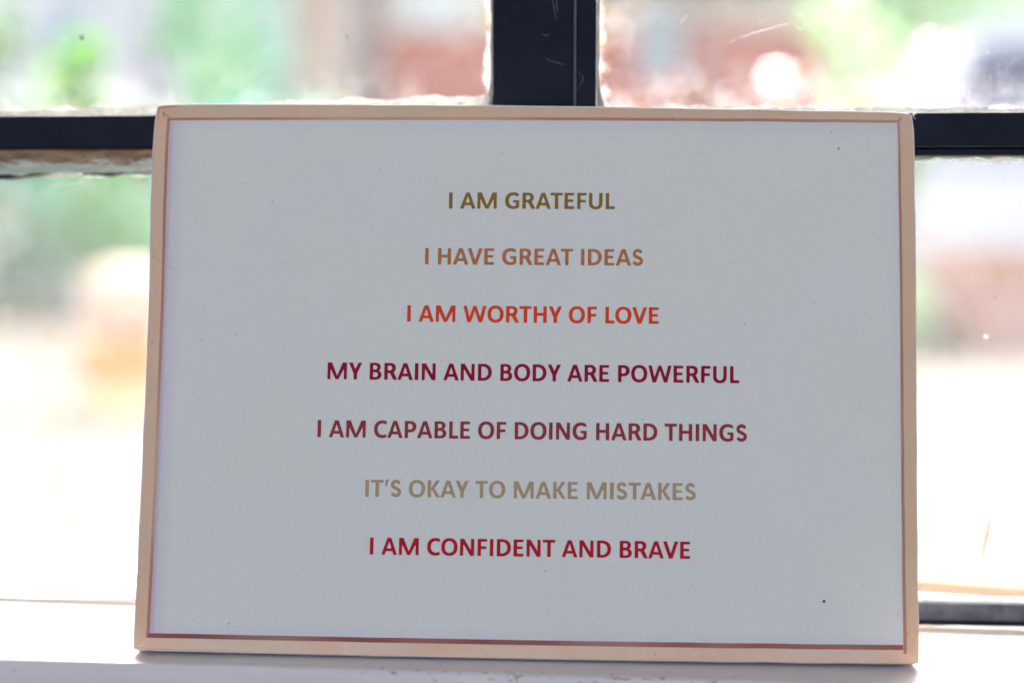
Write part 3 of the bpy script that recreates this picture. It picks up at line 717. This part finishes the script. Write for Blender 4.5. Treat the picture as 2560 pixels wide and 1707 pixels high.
# ------------------------------------------------------------------ outdoors
GZ = -.65
N = Nodes('pale_concrete'); c = N.co()
g = N.mix(N.ss(N.noise(c, .35, 5), .35, .65), (.145, .130, .114, 1), (.180, .163, .144, 1)); g = N.mix(N.ss(N.noise(c, 9, 5), .4, .7, 0, .6), g, (.145, .130, .112, 1))
M_CONC = N.done(N.pbr(g, 1.0, .0, N.bump(N.noise(c, 40, 4), .3, .01)))
bm = bmesh.new(); v = [bm.verts.new(p) for p in ((-400, 1.001, GZ), (400, 1.001, GZ), (400, 600, GZ), (-400, 600, GZ))]; bm.faces.new(v)
struct('ground', bm, M_CONC)
bm = bmesh.new(); v = [bm.verts.new(p) for p in ((-400, -200, -1.11), (400, -200, -1.11), (400, 1.0005, -1.11), (-400, 1.0005, -1.11))]; bm.faces.new(v)
struct('bounce_ground', bm, simple('bounce_paving', (.285, .295, .29, 1), .9, .2, .1, 2))  # added ground behind the camera, toned to bounce light onto the canvas

def leafmat(name, a, b, tr=.5):
    N = Nodes(name); oi = N.n('ShaderNodeNewGeometry').outputs['Random Per Island']
    col = N.mix(N.ss(oi, .1, .9), a, b)
    p = N.pbr(col, .5, .4); t = N.n('ShaderNodeBsdfTranslucent'); N.put(col, t.inputs[0]); m = N.n('ShaderNodeMixShader'); m.inputs[0].default_value = tr
    N.put(p, m.inputs[1]); N.put(t.outputs[0], m.inputs[2]); return N.done(m.outputs[0])
LM = {'green': leafmat('mid_green_leaves', (.13, .39, .15, 1), (.26, .60, .28, 1), .62), 'teal': leafmat('blue_green_leaves', (.17, .44, .32, 1), (.33, .66, .54, 1), .62),
      'lime': leafmat('lime_leaves', (.22, .62, .005, 1), (.38, .80, .01, 1), .6), 'deep': leafmat('deep_green_leaves', (.06, .22, .06, 1), (.13, .34, .12, 1)),
      'ochre': leafmat('ochre_leaves', (.55, .44, .14, 1), (.75, .62, .28, 1)), 'pale': leafmat('pale_green_leaves', (.27, .52, .22, 1), (.44, .66, .34, 1), .6)}
M_BARK = simple('brown_bark', (.16, .10, .09, 1), .9, .2, .3, 8, .6, 20)
def leaves(blobs, n, size, seed=1):
    rnd = random.Random(seed); vs = []; fs = []
    tot = sum(b[3] ** 2 for b in blobs)
    for bx, by, bz_, r, *sq in blobs:
        sz = sq[0] if sq else 1.0
        for _ in range(int(.6 * n * r * r / tot)):
            d = Vector((rnd.gauss(0, 1), rnd.gauss(0, 1), rnd.gauss(0, 1))).normalized() * r * rnd.uniform(.35, 1.0) ** .6
            p = Vector((bx + d.x, by + d.y, max(.03, bz_ + d.z * sz))); a = Vector((rnd.gauss(0, 1), rnd.gauss(0, 1), rnd.gauss(0, 1))).normalized(); b = a.orthogonal().normalized()
            b.rotate(Matrix.Rotation(rnd.uniform(0, 6.28), 3, a)); cc = a.cross(b); s = size * rnd.uniform(.6, 1.3); k = len(vs)
            vs += [p + b * s, p + cc * s * .45, p - b * s, p - cc * s * .45]; fs.append((k, k + 1, k + 2, k + 3))
    return [tuple(q) for q in vs], fs
def limb_mesh(chains):
    bm = bmesh.new()
    for pts in chains:
        prev = None
        for x, y, z, r in pts:
            ring = [bm.verts.new((x + r * math.cos(i * math.pi / 4), y + r * math.sin(i * math.pi / 4), z)) for i in range(8)]
            if prev:
                for i in range(8): bm.faces.new((prev[i], prev[(i + 1) % 8], ring[(i + 1) % 8], ring[i]))
            prev = ring
    return bm
def bush(name, label, cat, px0, px1, pyt, Y, kind, n=1800, size=.05, seed=1, stems=1, group=None, depth=.6, base=GZ):
    a, b = at(px0, 600, Y), at(px1, 600, Y); wdt = b.x - a.x; top = at((px0 + px1) / 2, pyt, Y).z - base; cx_ = (a.x + b.x) / 2
    t = thing(name, label, cat, (cx_, Y, base), 0, group); rnd = random.Random(seed)
    r = min(wdt / 2, top / 2); bl = []
    nb = max(3, int(wdt / r * top / r * 1.6))
    for k in range(nb): bl.append((rnd.uniform(-wdt / 2 + r * .5, wdt / 2 - r * .5), rnd.uniform(-depth, depth), rnd.uniform(r * .5, top - r * .55), r * rnd.uniform(.45, .7)))
    obj('foliage', leaves(bl, n, size, seed), LM[kind], t)
    ch = []
    for k in range(stems):
        x = rnd.uniform(-.15, .15) * wdt; ch.append([(x, 0, -.02, .03), (x * 1.4, .03, top * .35, .022), (x * 2, .05, top * .7, .012)])
    obj('stem', limb_mesh(ch), M_BARK, t); return t
G1 = 'shrubs bordering the pale yard'
bush('shrub', 'dark green shrub at the far left edge of the upper left pane', 'shrub', -160, 62, -60, 11.5, 'deep', 2500, .07, 1, group=G1)
bush('shrub', 'bright lime shrub low in the upper left pane', 'shrub', 112, 275, 70, 13.2, 'lime', 10000, .06, 2, group=G1, depth=.2)
bush('shrub', 'wide pale green shrub behind and right of the lime one', 'shrub', 10, 480, 150, 13.6, 'pale', 3000, .05, 3, group=G1, depth=.3)
bush('shrub', 'tall mid green shrub between lime shrub and cream pillar', 'shrub', 430, 640, -120, 11.0, 'green', 2600, .06, 4, group=G1)
bush('shrub', 'blue green shrub beside the cream pillar', 'shrub', 590, 760, -100, 12.6, 'teal', 2200, .06, 5, group=G1)
bush('shrub', 'low blue green hedge behind the canvas top', 'shrub', 420, 960, 150, 10.0, 'teal', 3800, .05, 6, group=G1, depth=.3)
bush('shrub', 'blue green shrub filling the left of the lower left pane', 'shrub', -120, 230, 330, 12.2, 'teal', 3200, .05, 7, group=G1, depth=.3)
bush('shrub', 'mid green shrub in the lower left pane, next to the canvas', 'shrub', 150, 520, 360, 12.6, 'green', 3000, .05, 8, group=G1, depth=.3)
bush('shrub', 'ochre dry shrub at the foot of the lower left hedge', 'shrub', -120, 180, 745, 11.8, 'ochre', 500, .035, 9, group=G1, depth=.1)
bush('shrub', 'mid green shrub left of the white car', 'shrub', 2000, 2240, -60, 10.2, 'pale', 2600, .05, 10, group=G1, depth=.3)
bush('shrub', 'tall mid green shrub beside the white outbuilding, above the nose of the car', 'shrub', 2180, 2330, -80, 13.5, 'green', 2600, .06, 12, group=G1, depth=.3)
bush('shrub', 'pale yellow green shrub between brick wall and car', 'shrub', 2010, 2290, 190, 9.4, 'pale', 2300, .05, 11, group=G1, depth=.25)

def tree(label, px, Y, h, cr, kind, seed, group='trees beyond the yard'):
    p = at(px, 600, Y); t = thing('tree', label, 'tree', (p.x, Y, GZ), 0, group); rnd = random.Random(seed)
    obj('trunk', limb_mesh([[(0, 0, -.05, .17), (.03, .02, h * .3, .13), (.0, .04, h * .6, .09), (.05, 0, h * .85, .04)],
        [(.0, .02, h * .42, .07), (.35, .1, h * .6, .05), (.7, .1, h * .78, .02)], [(0, .02, h * .38, .07), (-.4, -.1, h * .58, .05), (-.75, 0, h * .8, .02)]]), M_BARK, t)
    bl = [(rnd.uniform(-cr, cr) * .8, rnd.uniform(-cr, cr) * .8, h * rnd.uniform(.6, 1.0), cr * rnd.uniform(.35, .6)) for _ in range(9)]
    obj('crown', leaves(bl, 3000, .10, seed), LM[kind], t)
tree('tree with a mauve brown trunk beside the brick house', 925, 13.0, 7.4, 1.5, 'green', 21)
tree('tree behind the shrubs left of the white car', 2160, 14.0, 4.6, 1.1, 'pale', 22)

# brick house behind
def brick_mat(name, a, b, mortar):
    N = Nodes(name); c = N.co(); s = N.sep(c); cb = N.n('ShaderNodeCombineXYZ'); N.put(s[0], cb.inputs[0]); N.put(s[2], cb.inputs[1])
    t = N.n('ShaderNodeTexBrick'); N.put(cb.outputs[0], t.inputs[0]); t.inputs['Color1'].default_value = a; t.inputs['Color2'].default_value = b; t.inputs['Mortar'].default_value = mortar
    t.inputs['Scale'].default_value = 1; t.inputs['Brick Width'].default_value = .23; t.inputs['Row Height'].default_value = .075; t.inputs['Mortar Size'].default_value = .008
    return N.done(N.pbr(t.outputs[0], .85, .2, N.bump(t.outputs['Fac'], -.4, .01)))
M_BRICK = brick_mat('red_brick', (.60, .075, .035, 1), (.68, .11, .055, 1), (.50, .23, .16, 1))
M_TERRA = brick_mat('pale_terracotta_brick', (.54, .24, .165, 1), (.60, .31, .22, 1), (.50, .38, .32, 1))
M_RENDER = simple('cream_render', (.74, .64, .54, 1), .9, .2, .06, 2, .3, 30)
M_WHITER = simple('white_render', (.78, .77, .76, 1), .9, .2, .05, 2, .3, 30)
M_GLAZ = simple('blue_window_glass', (.35, .50, .56, 1), .25, .6, .2, 2)
M_ROOF = simple('grey_roof_sheet', (.30, .26, .27, 1), .7, .3, .2, 4)
HY = 15.0
house = thing('brick_house', 'red brick and cream rendered house seen blurred behind the mullion', 'house', (at(1300, 600, HY).x, HY, GZ))
def hx(px): return at(px, 600, HY).x - house.location.x
def hz(py): return at(1300, py, HY).z - GZ
WX0, WX1 = hx(790), hx(2110)
def hbox(name, a, m, label=None):
    o = obj(name, box(bmesh.new(), *a), m, house)
    if label: o['label'] = label
    return o
WB = hx(940)
hbox('brick_wall', (WB, WX1, 0, 5, -.1, hz(80)), M_BRICK, 'red brick lower wall')
hbox('corner_pier', (WX0, WB - .002, -.04, 5, -.1, hz(-330)), simple('pinkish_render', (.60, .46, .42, 1), .9), 'pinkish rendered corner')
hbox('rendered_wall', (WB, WX1, .05, 5, hz(80) + .002, hz(-330)), M_RENDER, 'cream rendered upper wall')
hbox('roof', (WX0 - .3, WX1 + .3, -.4, 5.3, hz(-330) + .002, hz(-360)), M_ROOF)
for k, (a, b, c_, d_) in enumerate([(1590, 1700, 20, 190), (1010, 1175, -120, 62)]):
    obj('window_lintel', box(bmesh.new(), hx(a), hx(b), -.06, -.003, hz(c_), hz(c_) + .06), M_WHITER, house)
    f = obj('window_sill', box(bmesh.new(), hx(a), hx(b), -.06, -.003, hz(d_) - .06, hz(d_)), M_WHITER, house)
    obj('pane', box(bmesh.new(), hx(a) + .03, hx(b) - .03, -.04, -.02, hz(d_) + .002, hz(c_) - .002), M_GLAZ if k == 0 else M_WHITER, f)
hbox('downpipe', (hx(1740), hx(1762), -.12, -.02, .05, hz(-330)), simple('mauve_pipe', (.40, .30, .31, 1)))
hbox('awning', (hx(1380), hx(1930), -.9, -.001, hz(-12), hz(-30)), M_ROOF)

pil = thing('gate_pillar', 'peach coloured square pillar between the shrubs and the brick house', 'pillar', (at(798, 600, 12).x, 12, GZ))
hh = at(798, -140, 12).z - GZ; wd = (at(850, 600, 12).x - at(748, 600, 12).x) / 2
M_PEACH = simple('peach_render', (.55, .39, .29, 1), .9, .2, .06, 3)
obj('shaft', box(bmesh.new(), -wd, wd, -wd, wd, -.05, hh, bev=.02), M_PEACH, pil); obj('cap', box(bmesh.new(), -wd * 1.2, wd * 1.2, -wd * 1.2, wd * 1.2, hh + .001, hh + .09, bev=.02), M_WHITER, pil)

wh = thing('white_house', 'white rendered house with a grey window beyond the lime shrub', 'house', (at(250, 600, 17).x, 17, GZ))
wx = lambda px: at(px, 600, 17).x - wh.location.x; wz = lambda py: at(250, py, 17).z - GZ
obj('wall', box(bmesh.new(), wx(-400), wx(720), 0, 4, -.1, wz(-420)), M_WHITER, wh)
obj('roof', box(bmesh.new(), wx(-440), wx(760), -.4, 4.3, wz(-420) + .002, wz(-450)), M_ROOF, wh)
f = obj('window', box(bmesh.new(), wx(140), wx(205), -.05, -.002, wz(150), wz(20)), simple('grey_window_frame', (.45, .50, .50, 1)), wh)
obj('pane', box(bmesh.new(), wx(146), wx(199), -.07, -.052, wz(144), wz(26)), M_GLAZ, f)
obj('door', box(bmesh.new(), wx(372), wx(405), -.05, -.002, 0, wz(20)), simple('mauve_door', (.42, .34, .36, 1)), wh)

# low terracotta wall in front of the car
BY = 8.6
lw = thing('garden_wall', 'low pale terracotta brick wall in front of the white car', 'wall', (at(2310, 600, BY).x, BY, GZ))
bh = at(2400, 622, BY).z - GZ
bm = bmesh.new(); L0 = at(2335, 600, BY).x - lw.location.x
v0 = [(L0, 0), (L0, 0)]
pts = [(L0 + .32, -.02), (4.2, -.02), (4.2, bh), (L0, bh), (L0, bh * .72)]
fr = [bm.verts.new((x, 0, z)) for x, z in pts]; bk = [bm.verts.new((x, .25, z)) for x, z in pts]
bm.faces.new(fr); bm.faces.new(bk[::-1])
for i in range(len(pts)): bm.faces.new((fr[i], bk[i], bk[(i + 1) % len(pts)], fr[(i + 1) % len(pts)]))
bmesh.ops.recalc_face_normals(bm, faces=bm.faces[:])
obj('brickwork', bm, M_TERRA, lw); obj('coping', box(bmesh.new(), L0 - .03, 4.23, -.04, .29, bh + .001, bh + .04, bev=.01), M_WHITER, lw)
bush('shrub', 'small pale green plant at the left end of the terracotta wall', 'shrub', 2240, 2335, 690, 8.2, 'pale', 500, .035, 31, group=G1, depth=.1)

# white car: side view, nose to the left
CY = 9.6
car = thing('parked_car', 'white car with dark blue windows parked behind the terracotta wall', 'car', (at(2330, 600, CY).x, CY, GZ))
def cz(py): return at(2400, py, CY).z - GZ
prof = [(-.12, .30), (-.15, .62), (-.12, .82), (-.06, cz(262)), (.12, cz(150)), (.35, cz(60)), (.7, cz(40)), (2.6, cz(40)), (3.2, cz(90)), (3.55, cz(250)), (3.65, .6), (3.6, .28)]
bm = bmesh.new(); CWD = 1.65
fr = [bm.verts.new((x, .0 if z < .95 else .10, z)) for x, z in prof]; bk = [bm.verts.new((x, CWD if z < .95 else CWD - .10, z)) for x, z in prof]
bm.faces.new(fr); bm.faces.new(bk[::-1])
for i in range(len(prof)): bm.faces.new((fr[i], bk[i], bk[(i + 1) % len(prof)], fr[(i + 1) % len(prof)]))
bmesh.ops.recalc_face_normals(bm, faces=bm.faces[:]); bmesh.ops.bevel(bm, geom=bm.edges[:], offset=.035, segments=2, affect='EDGES')
M_CARW = simple('white_car_paint', (.82, .83, .84, 1), .25, .5, .02); M_CARG = simple('dark_blue_car_glass', (.05, .075, .16, 1), .35, .25, .1); M_TYRE = simple('black_rubber', (.02, .02, .02, 1), .8)
M_CHROME = simple('polished_metal', (.9, .9, .92, 1), .12, .5, .02, Metallic=1.0)
obj('body', bm, M_CARW, car)
def pane(pts, name='window'):
    bm = bmesh.new(); a = [bm.verts.new((x, -.012, z)) for x, z in pts]; b = [bm.verts.new((x, .06, z)) for x, z in pts]; bm.faces.new(a); bm.faces.new(b[::-1])
    for i in range(len(pts)): bm.faces.new((a[i], b[i], b[(i + 1) % len(pts)], a[(i + 1) % len(pts)]))
    bmesh.ops.recalc_face_normals(bm, faces=bm.faces[:]); return obj(name, bm, M_CARG, car)
zt_, zl = cz(116), cz(300)
pane([(.0, zl), (1.18, zl), (1.18, zt_ + .02), (.26, zt_)]); pane([(1.26, zl), (2.25, zl), (2.25, zt_ + .02), (1.26, zt_ + .02)]); pane([(2.33, zl), (3.05, zl), (2.75, zt_), (2.33, zt_ + .02)])
for x in (.5, 2.85):
    wl = obj('wheel', lathe([(.05, -.1), (.30, -.1), (.32, -.07), (.32, .07), (.30, .1), (.05, .1)], 28), M_TYRE, car); wl.location = (x, .06, .32); wl.rotation_euler = (rad(90), 0, 0)
    obj('rim', lathe([(.02, .102), (.2, .108), (.2, .112), (.02, .125)], 20), M_CHROME, wl)
obj('door_handle', box(bmesh.new(), .95, 1.1, -.03, -.001, zl - .12, zl - .09, bev=.008), M_CHROME, car)
mr = lathe([(.015, -.08), (.055, -.06), (.075, 0), (.055, .06), (.015, .08)], 20); o = obj('glint_mirror', mr, M_CHROME, car, True)  # polished and placed to make the blurred white highlight
mp = at(2318, 152, CY) - Vector(car.location); o.location = (mp.x, -.16, mp.z)

w2 = thing('white_outbuilding', 'long white outbuilding behind the white car at the upper right', 'building', (at(2600, 600, 19).x, 19, GZ))
ox = lambda px: at(px, 600, 19).x - w2.location.x; oz = lambda py: at(2600, py, 19).z - GZ
obj('wall', box(bmesh.new(), ox(2335), ox(3600), 0, 4, -.1, oz(-300)), M_WHITER, w2)
obj('roof', box(bmesh.new(), ox(2310), ox(3640), -.4, 4.3, oz(-300) + .002, oz(-330)), M_ROOF, w2)
obj('downpipe', box(bmesh.new(), ox(2350), ox(2358), -.12, -.02, .05, oz(-300)), M_CARW, w2)
# polished globe on a post, added to make a blurred bright highlight
def globe(label, px, py, Y, r):
    p = at(px, py, Y); t = thing('highlight_globe', label, 'added highlight globe', (p.x, Y, GZ)); h = p.z - GZ
    obj('post', lathe([(.05, -.02), (.03, .03), (.025, h - r)], 12), simple('grey_post', (.55, .55, .55, 1)), t)
    bm = bmesh.new(); bmesh.ops.create_uvsphere(bm, u_segments=24, v_segments=14, radius=r, matrix=Matrix.Translation((0, 0, h))); obj('globe', bm, M_CHROME, t, True)
globe('polished globe added to make the round bright highlight in front of the right brick wall', 1945, 218, 9.0, .085)

# cream, orange and yellow stool low at the left
SYs = 5.4; p = at(300, 1000, SYs)
gs = thing('garden_stool', 'cream topped garden stool with an orange band, blurred left of the canvas', 'stool', (at(322, 1000, SYs).x, SYs, GZ))
hb = lambda py: at(322, py - 30, SYs).z - GZ
k = (at(400, 900, SYs).x - at(200, 900, SYs).x) / 200
obj('seat', lathe([(20 * k, hb(880)), (80 * k, hb(870)), (115 * k, hb(800)), (110 * k, hb(730)), (60 * k, hb(695)), (10 * k, hb(690))], 28), simple('cream_vinyl', (.50, .38, .28, 1), .6), gs, True)
obj('band', lathe([(100 * k, hb(975)), (118 * k, hb(965)), (118 * k, hb(885)), (100 * k, hb(881))], 28), simple('orange_plastic', (.70, .29, .04, 1), .5), gs, True)
obj('base', lathe([(122 * k, .0), (118 * k, hb(1040)), (98 * k, hb(976))], 28), simple('pale_yellow_plastic', (.76, .58, .26, 1), .5), gs, True)
